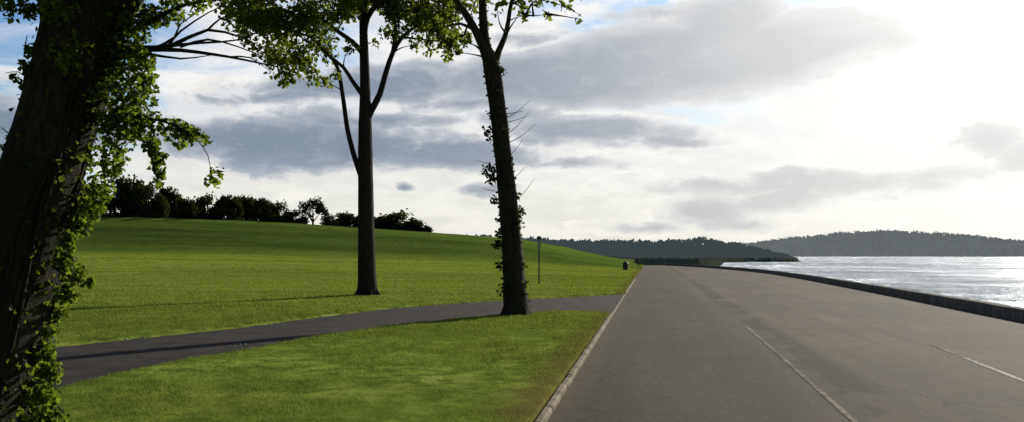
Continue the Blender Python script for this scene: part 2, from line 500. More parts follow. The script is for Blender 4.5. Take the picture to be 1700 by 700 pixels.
core = g.m('MAXIMUM', g.sstep(dtot, .12, .72), g.sstep(bankf, .04, .5))

# angle to the sun
cosang = g.vm('DOT_PRODUCT', D, tuple(float(x) for x in sd))
ang = g.m('ARCCOSINE', cosang)
glow = g.m('POWER', 2.718, g.m('MULTIPLY', g.m('POWER', g.m('DIVIDE', ang, .30), 2.), -1.))
glow2 = g.m('POWER', 2.718, g.m('MULTIPLY', g.m('DIVIDE', ang, .42), -1.))

K = 10.0
def L(r, gg, b, k=1.0): return (r * K * k, gg * K * k, b * K * k)
base = g.mix(1., sky.outputs[0], (.62, .90, 1.22), 'MULTIPLY')
# thin bright veil: high cloud, thicker low down and towards the sun
veiln = g.noise(g.map(UV, scale=(1, 3., 1), loc=(3.1, .7, 0)), 6., 7, .6, .6)
left = g.sstep(az, -.60, -.42)
low = g.m('SUBTRACT', 1., g.sstep(el, .05, .34))
vf = g.m('ADD', g.m('ADD', g.m('MULTIPLY', low, .55), g.m('MULTIPLY', left, .40)), g.m('MULTIPLY', g.m('SUBTRACT', veiln, .5), 1.9))
vf = g.sstep(vf, .12, .75, 0., .97)
veilc = g.mix(g.sstep(el, .0, .17), L(.80, .78, .70), L(.76, .78, .81))
veilc = g.mix(g.sstep(streak, .35, .65), veilc, g.mix(g.sstep(el, .0, .17), L(.90, .88, .81), L(.98, .96, .93)))
veilc = g.mix(g.sstep(glow2, .2, .62), veilc, L(1.02, 1.01, .98))
c = g.mix(vf, base, veilc)
# grey banks, paler towards the sun
nearsun = g.sstep(glow2, .10, .50)
edge = g.mix(nearsun, L(.52, .55, .60), L(.80, .80, .80))
cor = g.mix(nearsun, L(.205, .262, .345), L(.54, .56, .585))
lowk = g.m('MULTIPLY', g.m('SUBTRACT', 1., g.sstep(el, .055, .115)), nearsun)
cor = g.mix(lowk, cor, L(.66, .655, .64))
edge = g.mix(lowk, edge, L(.84, .83, .79))
cc = g.mix(core, edge, cor)
cc = g.mix(g.m('MULTIPLY', g.sstep(puff, .5, .68), .22), cc, edge)
cc = g.mix(g.m('MULTIPLY', g.sstep(streak, .5, .72), .45), cc, g.mix(nearsun, L(.36, .41, .48), L(.66, .67, .70)))
rim = g.m('MULTIPLY', g.m('MULTIPLY', g.sstep(dtot, -.22, -.02), g.m('SUBTRACT', 1., g.sstep(dtot, -.02, .2))), g.sstep(puff, .42, .6))
c = g.mix(g.m('MULTIPLY', rim, .75), c, g.mix(g.sstep(glow2, .05, .3), L(.72, .70, .65), L(1.0, .98, .92)))
c = g.mix(g.m('MULTIPLY', cmask, .97), c, cc)
# glare round the sun
c = g.mix(g.m('MULTIPLY', glow, .88), c, L(1.12, 1.10, 1.05))
# unseen half of the sky behind the viewer, dimmed to cut ambient light
rear = g.sstep(cosang, -.15, .5)
c = g.mix(1., c, g.mix(rear, (.27, .30, .35), (1, 1, 1)), 'MULTIPLY')
# unseen sky above the view is dimmed too, to deepen shadows
c = g.mix(1., c, g.mix(g.sstep(el, .27, .55), (1, 1, 1), (.40, .43, .48)), 'MULTIPLY')
c = g.mix(g.m('SUBTRACT', 1., g.sstep(el, -.05, -.01)), c, L(.08, .09, .07))
nt.links.new(c, bg.inputs[0])

# ------------------------------------------------------------------ terrain
def wall_x(Y):
    return np.interp(Y, [-30, 0, 10, 23, 43, 65, 83, 98, 112, 128, 142, 152], [8.0, 8.1, 8.35, 8.75, 9.45, 10.0, 10.1, 9.5, 8.3, 6.6, 4.4, 2.0])
def shore_x(Y):
    return np.interp(Y, [-200, -30, 0, 10, 23, 43, 65, 83, 98, 112, 128, 145, 160, 300, 489, 500, 516, 540, 800, 6000],
                     [9, 8.2, 8.3, 8.55, 8.95, 9.65, 10.2, 10.3, 9.7, 8.8, 8.0, 8.2, 9.0, 18, 33, 60, 76, 74, 20, -100])

up_px = [(1034, 488), (980, 491), (880, 496), (760, 503), (640, 513), (520, 527), (400, 543), (260, 558), (110, 574), (-60, 592), (-260, 612)]
lo_px = [(1006, 521), (950, 519), (840, 525), (740, 534), (640, 547), (520, 564), (400, 587), (260, 612), (110, 644), (-60, 684), (-260, 735)]
UP = np.array([gflat(*p)[:2] for p in up_px]); LO = np.array([gflat(*p)[:2] for p in lo_px])
UP = np.vstack([[-0.98, UP[0, 1] + .6], UP]); LO = np.vstack([[-0.98, LO[0, 1] - .5], LO])
def dens2(P):
    q, _ = spline(np.c_[P, np.zeros(len(P))], np.ones(len(P)), .5); return q[:, :2]
UPd, LOd = dens2(UP), dens2(LO)
POLY = np.vstack([UPd, LOd[::-1]])

def path_sd(x, y):
    """signed distance to the footpath outline, negative inside"""
    a = POLY; b = np.roll(POLY, -1, 0)
    P = np.c_[x, y]; d = np.full(len(P), 1e9); ins = np.zeros(len(P), bool)
    for p, q in zip(a, b):
        e = q - p; w = P - p
        t = np.clip((w @ e) / (e @ e + 1e-12), 0, 1)
        d = np.minimum(d, np.hypot(*(w - t[:, None] * e).T))
        c1 = (p[1] > P[:, 1]) != (q[1] > P[:, 1])
        xi = p[0] + (P[:, 1] - p[1]) / (q[1] - p[1] + 1e-12) * e[0]
        ins ^= c1 & (P[:, 0] < xi)
    return np.where(ins, -d, d)

def wob(x, y):
    return (.5 * np.sin(.31 * x + .7 + .5 * np.sin(.17 * y)) * np.sin(.23 * y + .4) + .3 * np.sin(.83 * x - .4 * y) * np.sin(.61 * y + .2 * x + 1.))

def field_h(x, y):
    H = np.interp(x, [-400, -160, -110, -77, -50, -31, -22, -15, -9, -4, -1.5], [6.5, 7.2, 7.3, 7.0, 5.9, 4.75, 4.0, 2.9, 1.4, .5, .0])
    h = H * (.24 * ss(42, 108, y) + .76 * ss(108, 137, y)) * (1 - .75 * ss(165, 300, y))
    return h + .05 * wob(x, y) * ss(2, 8, -x) + .35 * wob(x * .13, y * .13) * ss(50, 100, y) * ss(8, 25, -x)

def terrain(x, y, path=True):
    x = np.asarray(x, float); y = np.asarray(y, float)
    z = field_h(x, y)
    lawn = ss(-1.06, -1.14, x)
    lip = np.full(x.shape, .07)
    if path:
        near = (x > -40) & (x < .5) & (y > 2) & (y < 45)
        if near.any():
            sdv = np.full(x.shape, 9.); sdv[near] = path_sd(x[near], y[near])
            lip = .105 * ss(-.10, .12, sdv) - .035 + .02 * ss(.1, .6, sdv) * 0
    z = z + lip
    z = np.where(x > -1.14, z * lawn + -.03 * (1 - lawn), z)
    sea = x - shore_x(y)
    z = np.where(sea > 0, -.03 - 5.5 * ss(0, 6, sea), z)
    return z

def place(px, py):
    """ground point under a sight line, on the rolling field"""
    r = ray(px, py); t = 3.0
    for _ in range(4000):
        p = CAM + r * t
        if p[2] <= float(terrain(np.array([p[0]]), np.array([p[1]]), False)[0]): break
        t += .1 if t < 80 else .25
    return np.array([p[0], p[1], float(terrain(np.array([p[0]]), np.array([p[1]]))[0])])

def graded(lo, hi, core_lo, core_hi, step, grow=1.13):
    mid = list(np.arange(core_lo, core_hi + 1e-6, step))
    a = []; s = step; v = core_hi
    while v < hi: s *= grow; v += s; a.append(v)
    b = []; s = step; v = core_lo
    while v > lo: s *= grow; v -= s; b.append(v)
    return np.array(b[::-1] + mid + a)

xs = graded(-9000, 12000, -22, -1.34, .22, 1.10)
xs = np.array(sorted(set(list(np.round(xs[(xs < -1.36) | (xs > 0.2)], 4)) + [-1.36, -1.24, -1.16, -1.12, -1.08, -1.0, -.8, -.3])))
ys = graded(-60, 20000, 8, 46, .16, 1.06)
ys = np.array(sorted(set(list(np.round(ys, 4)) + list(np.arange(50, 170, 2.) + .013))))
gx, gy = np.meshgrid(xs, ys)
gz = terrain(gx.ravel(), gy.ravel())
nx, ny = len(xs), len(ys)
i = (np.arange(ny - 1)[:, None] * nx + np.arange(nx - 1)[None]).ravel()
gq = np.stack([i, i + 1, i + nx + 1, i + nx], -1)
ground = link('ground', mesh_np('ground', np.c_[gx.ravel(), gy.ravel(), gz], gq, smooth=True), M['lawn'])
tag(ground, 'rolling green park lawn rising to a hilltop', None, kind='structure')

# road sheet
ry = np.arange(-28, 153, 1.5)
rv = []; rq = []
NS = 8
for k, y in enumerate(ry):
    x1 = float(wall_x(y)) + .05
    for j in range(NS + 1): rv.append([-1.0 + (x1 + 1.0) * j / NS, y, .0])
for k in range(len(ry) - 1):
    for j in range(NS):
        a = k * (NS + 1) + j; rq.append([a, a + 1, a + NS + 2, a + NS + 1])
road = link('road', mesh_np('road', rv, np.array(rq)), M['road'])
tag(road, 'wide grey worn asphalt seaside road', None, kind='structure')

# footpath
n = 90
def resamp(P, n):
    s = np.r_[0, np.cumsum(np.hypot(*np.diff(P, axis=0).T))]; t = np.linspace(0, s[-1], n)
    return np.c_[np.interp(t, s, P[:, 0]), np.interp(t, s, P[:, 1])]
ua, lb = resamp(UPd, n), resamp(LOd, n)
pv = []; pq = []
for k in range(n):
    for j in range(7):
        t = -0.03 + 1.06 * j / 6; q = ua[k] * (1 - t) + lb[k] * t
        pv.append([q[0], q[1], .006 + .02 * math.sin(math.pi * min(max(t, 0), 1)) * min(1, k / 12)])
for k in range(n - 1):
    for j in range(6):
        a = k * 7 + j; pq.append([a, a + 7, a + 8, a + 1])
pthz = link('footpath', mesh_np('footpath', pv, np.array(pq), smooth=True), M['path'])
tag(pthz, 'dark asphalt footpath curving across the lawn', None, kind='structure')

# kerb: stones butted end to end, dropped where the footpath joins
def kerb_run(name, y0, y1, top, label):
    mb = MB(); y = y0
    while y < y1 - .05:
        L_ = min(.91, y1 - y)
        j = rng.normal(0, .003); t = top + rng.normal(0, .003)
        w = .055
        v = np.array([[-1.066 + j, y + .0015, -.06], [-.995 + j, y + .0015, -.06], [-.995 + j, y + .0015, t - .02], [-1.015 + j, y + .0015, t], [-1.066 + j, y + .0015, t],
                      [-1.066 + j, y + L_ - .0015, -.06], [-.995 + j, y + L_ - .0015, -.06], [-.995 + j, y + L_ - .0015, t - .02], [-1.015 + j, y + L_ - .0015, t], [-1.066 + j, y + L_ - .0015, t]])
        q = [[1, 2, 7, 6], [2, 3, 8, 7], [3, 4, 9, 8], [4, 0, 5, 9]]
        mb.add(v, q, [[0, 2, 1], [0, 3, 2], [0, 4, 3], [5, 6, 7], [5, 7, 8], [5, 8, 9]])
        y += L_
    o = mb.build(name, M['kerb'], smooth=False)
    return tag(o, label, None, kind='structure')
ylo, yup = LO[0, 1] - .3, UP[0, 1] + .3
kerb_run('kerb', -20, ylo, .062, 'pale concrete kerb between road and near lawn')
kerb_run('kerb', ylo + .01, yup, .022, 'flush kerb across the mouth of the footpath')
kerb_run('kerb', yup + .01, 66, .055, 'pale concrete kerb beyond the footpath mouth')

# painted lines (two worn runs), each a thin sheet over the road
def line_strip(name, pts, w, mat, label):
    P = np.array(pts, float); s = []; q = []
    P2, _ = spline(np.c_[P, np.zeros(len(P))], np.ones(len(P)), .4)
    for k, p in enumerate(P2):
        ww = w * (1 + .12 * math.sin(k * 1.7) + rng.normal(0, .05))
        s += [[p[0] - ww / 2, p[1], .005], [p[0] + ww / 2, p[1], .005]]
    for k in range(len(P2) - 1): q.append([2 * k, 2 * k + 1, 2 * k + 3, 2 * k + 2])
    o = link(name, mesh_np(name, s, np.array(q)), mat)
    return tag(o, label, None, kind='structure')
line_strip('road_marking', [(1.78, -5), (1.84, 4), (1.92, 9.4), (2.02, 16), (2.10, 22.6)], .065, M['line'], 'long thin worn white line along the near lane')
line_strip('road_marking', [(2.16, 26), (2.25, 33), (2.4, 44)], .07, paint_mat('faded_paint', (.135, .122, .10), .42), 'faded continuation of the near lane line')
line_strip('road_marking', [(4.3, 5.5), (4.62, 12.2), (4.82, 16.2)], .08, M['line2'], 'bright white painted dash at right of road')
line_strip('road_marking', [(4.86, 16.8), (4.93, 18.4)], .085, M['line'], 'short worn white dash beyond the bright one')

# sea
sea = link('sea', mesh_np('sea', [[-9000, -60, -2.0], [12000, -60, -2.0], [12000, 20000, -2.0], [-9000, 20000, -2.0]], np.array([[0, 1, 2, 3]])), M['water'])
tag(sea, 'silvery rippled bay', None, kind='structure')

# sea wall along the road edge
mb = MB(); sec = []
wy = np.r_[np.arange(-28, 100, 1.2), np.arange(100, 153, 1.0)]
for k, y in enumerate(wy):
    x = float(wall_x(y)); dx = (float(wall_x(y + .3)) - float(wall_x(y - .3))) / .6
    nrm = np.array([1, -dx]) / math.hypot(1, dx)
    hh = .285 + rng.normal(0, .006)
    for (o_, z) in ((0, -.05), (0.01, hh - .03), (.04, hh), (.40, hh - .01), (.44, hh - .05), (.5, -3.5)):
        sec.append([x + nrm[0] * o_, y + nrm[1] * o_, z])
q = []
for k in range(len(wy) - 1):
    for j in range(5):
        a = k * 6 + j; q.append([a, a + 6, a + 7, a + 1])
sw = link('sea_wall', mesh_np('sea_wall', sec, np.array(q)), M['wall'])
tag(sw, 'long low dark concrete sea wall curving along the water side of the road', 'wall')

# ------------------------------------------------------------------ grass blades (uncountable)
def blades(x0, x1, y0, y1, n, hgt, wid, name, label, ymul=None):
    x = rng.uniform(x0, x1, n); y = y0 * (y1 / y0) ** rng.uniform(0, 1, n)
    # keep what lies left of the kerb, off the path, inside a wide view wedge
    lat = x * R_[0] + y * R_[1]; dep = x * Fh[0] + y * Fh[1]
    k = (x < -1.062 - .04 * rng.uniform(0, 1, n) + .06 * rng.uniform(0, 1, n) ** 6) & (lat > -.66 * dep - .5)
    x, y = x[k], y[k]
    sdv = path_sd(x, y); k = sdv > .02 - .16 * rng.uniform(0, 1, len(x)) ** 3
    x, y = x[k], y[k]
    n = len(x); z = terrain(x, y) - .005
    d = np.hypot(x, y)
    pat = np.clip(.8 + .55 * wob(x * 3.1, y * 3.1) + .5 * wob(x * 11., y * 9. + 3), .25, 1.8)
    h = hgt * rng.uniform(.5, 1.25, n) * pat * np.clip(d / 14, .8, 1.15)
    w = wid * rng.uniform(.6, 1.3, n) * np.clip(d / 14, .8, 4)
    a = rng.uniform(0, 6.283, n); b = rng.uniform(0, 6.283, n); ln = h * rng.uniform(.2, 1.0, n)
    p = np.c_[x, y, z]; s = np.c_[np.cos(a), np.sin(a), np.zeros(n)] * w[:, None] / 2
    tip = p + np.c_[np.cos(b) * ln, np.sin(b) * ln, h]
    V = np.stack([p - s, p + s, tip], 1).reshape(-1, 3)
    T = np.arange(3 * n).reshape(-1, 3)
    t = np.repeat(rng.uniform(0, 1, n), 3)
    o = link(name, mesh_np(name, V, T, tint=t), M['blade'])
    return tag(o, label, 'grass', kind='stuff')
blades(-17, -1.1, 5.5, 27, 430000, .042, .011, 'grass', 'short mown grass on the near lawn and beside the path')
blades(-34, -1.1, 20, 70, 330000, .05, .018, 'grass', 'short mown grass on the lawn beyond the footpath')
blades(-80, -1.1, 48, 112, 330000, .05, .016, 'grass', 'mown grass on the far field and the hill slope')

# ------------------------------------------------------------------ the trees
def blob_leaves(blobs, dep, jit, size, per, spread=1.):
    """leaf positions for a list of (px, py, radius px, density) clusters standing at depth dep"""
    C = []; S = []
    cen = []
    for b in blobs:
        px, py, r, k = b[:4]
        dd = dep + (b[4] if len(b) > 4 else rng.normal(0, jit))
        c = pt(px, py, dd); rad = r / FPX * dd
        nl = int(per * k)
        o = ball(nl) * rad * spread
        C.append(c + o); S.append(size * rng.uniform(.6, 1.25, nl)); cen.append(c)
    return np.vstack(C), np.concatenate(S), np.array(cen)

def twig_to(mb, pts_, r0, c, r1=.006, sag=.12):
    """a thin branch from the nearest limb point towards a leaf cluster"""
    d = np.linalg.norm(pts_ - c + np.array([0, 0, .5]), axis=1); k = int(np.argmin(d))
    a = pts_[k]; L_ = np.linalg.norm(c - a)
    m1 = a * .6 + c * .4 + np.array([rng.normal(0, .06), rng.normal(0, .06), rng.normal(.05, .06)]) * L_
    mb.tube([a, m1, c + rng.normal(0, .03, 3) * L_], [min(r0, .02 + .02 * L_), .012 + .008 * L_, r1], 5)
    return np.array([a * .4 + m1 * .6, m1, m1 * .5 + c * .5, c])

def recursive(mb, a, d, L_, r, depth, tips, spread=.75, up=.15):
    d = d / np.linalg.norm(d)
    mid = a + d * L_ * .5 + rng.normal(0, .05, 3) * L_; end = a + d * L_ + rng.normal(0, .08, 3) * L_
    mb.tube([a, mid, end], [r, r * .78, r * .55], 6 if depth > 1 else 4, cap=depth == 0)
    if depth == 0: tips.append(end); tips.append(mid); return
    for _ in range(3 if rng.random() < .5 else 2):
        nd = d + rng.normal(0, spread, 3) * np.array([1, 1, .7]) + np.array([0, 0, up])
        nd[2] = abs(nd[2]) + .12
        recursive(mb, end, nd, L_ * rng.uniform(.62, .85), r * .55, depth - 1, tips, spread, up)
    if depth >= 1: tips.append(end)

rng = np.random.default_rng(101)
# ---- 1: ivy tree close to the camera on the left
D1 = 7.1
base1 = gflat(-45, 792, .07)
t1 = empty('ivy_tree', base1)
tag(t1, 'thick leaning trunk wrapped in leafy ivy, closest to the viewer at left edge', 'tree')
mb = MB()
tp = [base1 + np.array([-.06, 0, -.15]), pt(-30, 690, D1), pt(-3, 560, D1), pt(28, 430, D1), pt(62, 300, D1), pt(102, 180, D1), pt(134, 70, D1), pt(150, -30, D1), pt(156, -160, D1), pt(175, -330, D1)]
tr = [.46, .345, .315, .295, .285, .27, .28, .30, .24, .17]
P1, R1 = mb.tube(tp, tr, 22, .07, .06)
# ivy stems creeping up the bark
for k in range(16):
    th = rng.uniform(0, 6.28); pts_ = []
    for j in range(0, len(P1) - 25, 6):
        th += rng.normal(0, .15)
        pts_.append(P1[j] + R1[j] * 1.02 * np.array([math.cos(th), math.sin(th), 0]))
    mb.tube(pts_, np.linspace(.022, .008, len(pts_)), 5)
limbs = []
def limb1(px_list, radii, mbx=None):
    p, r = (mbx or mb).tube([pt(*q) for q in px_list], radii, 8, .12, .05); limbs.append(p); return p
limb1([(150, 60, D1), (60, -40, D1 + .1), (-80, -150, D1 + .3), (-260, -260, D1 + .6)], [.16, .12, .09, .05])
limb1([(160, 40, D1), (250, -60, D1 - .1), (360, -160, D1 - .2), (520, -250, D1 - .2)], [.17, .12, .09, .05])
limb1([(175, 85, D1), (235, 82, D1), (285, 76, D1 + .05), (345, 50, D1 + .1), (400, 62, D1 + .1)], [.05, .03, .018, .012, .006])
limb1([(235, 82, D1), (300, 84, D1 - .05), (380, 95, D1 - .1), (462, 112, D1 - .1)], [.022, .014, .009, .004])
limb1([(270, 78, D1), (330, 72, D1 + .2), (400, 66, D1 + .2), (450, 40, D1 + .3)], [.014, .009, .006, .004])
limb1([(280, 76, D1), (300, 52, D1 + .1), (345, 22, D1 + .1), (372, 10, D1 + .1)], [.012, .008, .005, .004])
limb1([(345, 50, D1 + .1), (365, 32, D1), (395, 20, D1)], [.009, .006, .003])
limb1([(300, 78, D1), (345, 66, D1 - .1), (395, 78, D1 - .1), (440, 96, D1 - .1)], [.011, .008, .005, .003])
limb1([(260, 80, D1), (290, 62, D1 + .1), (300, 40, D1 + .1), (340, 14, D1 + .2)], [.012, .008, .005, .003])
limb1([(380, 95, D1 - .1), (415, 96, D1 - .1), (450, 120, D1)], [.007, .005, .002])
limb1([(235, 88, D1), (300, 98, D1 + .1), (350, 92, D1 + .1)], [.012, .007, .003])
limb1([(285, 208, D1 - .2), (305, 218, D1 - .2), (335, 222, D1 - .2)], [.006, .004, .002])
limb1([(210, 60, D1), (260, 30, D1), (310, 8, D1), (380, -2, D1)], [.03, .02, .012, .006])
limb1([(195, 190, D1), (240, 195, D1 - .1), (290, 208, D1 - .2), (325, 230, D1 - .2)], [.018, .012, .007, .003])
limb1([(240, 195, D1 - .1), (262, 240, D1 - .1), (262, 300, D1 - .1)], [.008, .006, .003])
limb1([(325, 230, D1 - .2), (345, 258, D1 - .2), (352, 300, D1 - .2)], [.004, .003, .002])
limb1([(85, 440, D1 - .25), (120, 462, D1 - .3), (155, 468, D1 - .3)], [.008, .005, .003])
limb1([(62, 180, D1), (48, 135, D1), (30, 120, D1 + .1), (8, 122, D1 + .1)], [.012, .006, .004, .002])
limb1([(40, 240, D1), (22, 228, D1), (2, 212, D1)], [.01, .006, .003])
limb1([(60, 90, D1), (40, 95, D1), (45, 60, D1)], [.01, .006, .003])
tips1 = []
for (px, py, d) in ((-260, -260, D1 + .6), (520, -250, D1 - .2), (175, -330, D1), (30, -110, D1 + .2), (300, -110, D1)):
    for _ in range(3):
        recursive(mb, pt(px, py, d), rng.normal(0, .6, 3) * np.array([1, 1, .2]) + np.array([0, 0, .6]), .9, .05, 3, tips1)
mb.build('trunk', M['bark_dark'], t1, off=base1)
IV = [(215, 60, 34, 1.3), (222, 108, 36, 1.4), (196, 150, 38, 1.3), (240, 140, 26, 1), (212, 195, 38, 1.6), (192, 240, 34, 1.2), (246, 208, 28, 1), (225, 165, 34, 1.1), (205, 90, 36, 1.1), (190, 205, 30, 1), (240, 100, 20, .6), (282, 212, 22, .55), (300, 215, 20, .4), (315, 222, 16, .5),
      (250, 238, 14, .5), (256, 252, 10, .3), (266, 262, 11, .3), (258, 276, 9, .22), (268, 286, 9, .2), (262, 298, 7, .12), (262, 306, 5, .06), (352, 288, 19, .16), (354, 300, 13, .09), (338, 228, 14, .16), (300, 238, 10, .14), (185, 275, 26, .9), (165, 312, 26, 1), (148, 345, 24, 1), (132, 372, 20, .9), (112, 400, 17, .7), (105, 432, 19, .8), (122, 455, 20, .8),
      (150, 467, 8, .22), (110, 488, 18, .7), (96, 518, 14, .5), (86, 548, 14, .3), (70, 580, 22, .7), (84, 615, 22, .9), (72, 655, 26, 1), (86, 695, 26, 1), (55, 635, 20, .6), (58, 700, 26, .8), (95, 730, 30, 1),
      (225, 20, 36, 1.3), (180, 30, 40, 1.4), (140, 40, 42, 1.2), (95, 10, 36, 1), (255, 28, 24, .8), (290, 12, 30, .8), (330, 2, 22, .6), (20, 8, 26, .7), (50, 18, 16, .4),
      (46, 112, 14, .35), (40, 140, 10, .2), (22, 128, 8, .12), (18, 232, 8, .14), (8, 246, 9, .14), (52, 82, 12, .25), (45, 180, 8, .12), (120, 90, 40, .7), (170, 110, 30, .8), (150, 160, 24, .4)]
C, S, cen = blob_leaves(IV, D1 - .12, .12, .037, 165)
# ivy on the bark itself: plenty on the sunny side, some elsewhere
NB = 1700
idx = rng.integers(0, len(P1) - 1, NB); th = rng.normal(.25, .55, NB)
th[:450] = rng.uniform(0, 6.28, 450)
C2 = P1[idx] + (R1[idx] * rng.uniform(1.0, 1.22, NB))[:, None] * np.c_[np.cos(th), np.sin(th), rng.normal(0, .1, NB)]
# a loose skirt of ivy at the foot
leaf_obj('ivy', np.vstack([C, C2]), np.r_[S, .036 * rng.uniform(.5, 1.3, NB)], M['ivy'], t1, base1, IVY, .5, np.r_[rng.uniform(0, 1, len(C)), rng.uniform(0, .35, NB)])
top = np.array(tips1)
up = [(px, py, 55, 1.) for px, py in zip(rng.uniform(-250, 420, 26), rng.uniform(-330, -50, 26))]
Cu, Su, cu = blob_leaves(up, D1, .9, .07, 150)
Ct = np.repeat(top, 14, 0); Ct = Ct + ball(len(Ct)) * .35
# keep stray crown leaves above the camera's frame edge
leaf_obj('crown', np.vstack([Cu, Ct]), np.r_[Su, .07 * rng.uniform(.6, 1.2, len(Ct))], M['leaf'], t1, base1, LEAF, .3)

rng = np.random.default_rng(102)
# ---- 2: straight tree in the middle of the lawn
base2 = place(610, 489)
D2 = float(base2 @ Fh); B2 = base2
t2 = empty('broadleaf_tree', base2)
tag(t2, 'tall straight bare trunk with a fork, standing on the lawn beyond the footpath', 'tree')
mb = MB()
P2, R2 = mb.tube([B2 + [0, 0, -.2], B2 + [0, 0, .25], pt(609, 440, D2), pt(607, 330, D2), pt(606, 220, D2), pt(606, 150, D2), pt(604, 70, D2), pt(603, 0, D2), pt(606, -110, D2), pt(600, -220, D2)],
                 [.46, .385, .34, .30, .262, .205, .165, .14, .095, .05], 16, .25, .03)
for a in np.arange(0, 6.2, 1.05):
    d = np.array([math.cos(a), math.sin(a), 0])
    mb.tube([B2 + d * .22 + [0, 0, .4], B2 + d * .34 + [0, 0, .1], B2 + d * .56 + [0, 0, -.1]], [.12, .12, .04], 7)
lim2 = [P2[len(P2) // 2:]]
def limb2(l, r, n=8):
    p, rr = mb.tube([pt(a, b, D2 + c) for a, b, c in l], r, n, .3, .03); lim2.append(p)
limb2([(606, 312, 0), (599, 290, 0), (589, 262, .05), (577, 215, .1), (570, 165, .15), (560, 112, .2), (540, 85, .3), (505, 50, .4), (470, 15, .5)], [.13, .12, .105, .095, .085, .075, .06, .045, .03])
limb2([(602, 158, 0), (585, 135, -.3), (570, 112, -.5), (545, 92, -.8), (515, 62, -1), (480, 50, -1.2)], [.10, .085, .07, .055, .04, .02])
limb2([(603, 90, 0), (585, 70, .3), (560, 52, .6), (520, 20, 1), (470, -20, 1.5)], [.12, .10, .08, .06, .03])
limb2([(607, 205, 0), (616, 184, 0), (630, 158, .1), (641, 120, .2), (652, 88, .3), (668, 62, .4), (700, 38, .5), (745, 15, .8)], [.15, .14, .12, .105, .095, .08, .055, .03])
limb2([(652, 88, .3), (657, 50, .1), (655, 15, 0), (662, -40, 0)], [.085, .06, .05, .03])
limb2([(668, 62, .4), (700, 66, .6), (735, 70, .8), (765, 76, 1)], [.05, .035, .025, .012])
limb2([(604, 40, 0), (625, 5, .3), (650, -40, .6), (690, -90, 1)], [.12, .09, .07, .04])
limb2([(604, 20, 0), (580, -20, .3), (540, -60, .6), (480, -100, 1)], [.12, .09, .07, .04])
limb2([(606, 60, 0), (612, 30, -.6), (640, 0, -1.2), (700, -20, -1.8)], [.09, .06, .045, .02])
BL2 = []
def fill(x0, x1, y0, y1, n, r, k):
    for _ in range(n): BL2.append((rng.uniform(x0, x1), rng.uniform(y0, y1), r * rng.uniform(.7, 1.3), k))
fill(372, 440, -10, 45, 11, 26, 1)
fill(420, 560, -10, 70, 26, 27, 1)
fill(450, 560, 50, 108, 10, 22, .9)
BL2 += [(476, 128, 16, .7), (490, 118, 18, .7), (520, 128, 17, .7), (540, 138, 12, .55), (505, 105, 18, .7), (470, 140, 9, .35), (560, 125, 9, .25), (430, 85, 16, .6), (400, 55, 16, .5), (415, 70, 14, .5), (448, 95, 14, .5)]
fill(560, 660, -15, 30, 14, 24, .8)
fill(640, 700, 10, 55, 6, 16, .6)
fill(540, 780, -15, 18, 18, 22, .9)
fill(365, 470, 0, 50, 8, 24, 1)
fill(700, 775, 20, 90, 17, 19, .85)
BL2 += [(745, 92, 10, .4), (770, 60, 14, .6), (690, 75, 12, .4), (625, 70, 9, .2), (580, 80, 12, .4), (640, 55, 12, .35)]
fill(360, 790, -60, 0, 34, 32, 1)
fill(380, 800, -220, -60, 60, 48, 1.2)
fill(450, 740, -320, -200, 20, 48, 1.2)
C, S, cen = blob_leaves(BL2, D2, 1.1, .17, 92)
allp = np.vstack(lim2)
for c in cen:
    if rng.random() < .8: allp = np.vstack([allp, twig_to(mb, allp, .05, c)])
mb.build('trunk', M['bark_grey'], t2, off=base2)
leaf_obj('crown', C, S, M['leaf'], t2, base2, LEAF, .25)

rng = np.random.default_rng(103)
# ---- 3: ivy-tufted tree by the junction
base3 = place(857, 522)
D3 = float(base3 @ Fh); B3 = base3
t3 = empty('ivy_tree', base3)
tag(t3, 'slightly leaning forked tree with small ivy tufts on its trunk, between footpath and road', 'tree')
mb = MB()
P3, R3 = mb.tube([B3 + [0, 0, -.2], B3 + [0, 0, .2], pt(854, 470, D3), pt(849, 400, D3), pt(842, 320, D3), pt(833, 240, D3), pt(826, 180, D3), pt(817, 118, D3), pt(806, 75, D3), pt(802, 30, D3), pt(800, -20, D3), pt(792, -140, D3)],
                 [.38, .325, .285, .25, .232, .215, .205, .215, .13, .105, .09, .04], 16, .16, .07)
for a in np.arange(.3, 6.2, 1.05):
    d = np.array([math.cos(a), math.sin(a), 0])
    mb.tube([B3 + d * .18 + [0, 0, .4], B3 + d * .28 + [0, 0, .1], B3 + d * .48 + [0, 0, -.1]], [.11, .10, .03], 7)
lim3 = [P3[-12:]]
def limb3(l, r, n=8):
    p, rr = mb.tube([pt(a, b, D3 + c) for a, b, c in l], r, n, .2, .04); lim3.append(p)
limb3([(814, 112, 0), (803, 82, -.1), (790, 52, -.1), (772, 22, 0), (756, -2, .1), (735, -60, .3), (720, -140, .6)], [.16, .125, .11, .095, .08, .06, .03])
limb3([(820, 108, 0), (828, 85, .1), (838, 62, .2), (844, 36, .3), (849, 5, .3), (866, -40, .5), (890, -110, .8)], [.12, .085, .07, .06, .055, .04, .02])
limb3([(790, 52, -.1), (765, 40, -.3), (735, 45, -.5)], [.05, .035, .015])
limb3([(849, 8, .3), (875, -4, .2), (905, 2, .1), (940, 12, .1), (966, 28, .1)], [.03, .022, .015, .01, .005])
limb3([(844, 36, .3), (856, 30, .3), (872, 26, .3)], [.02, .012, .006])
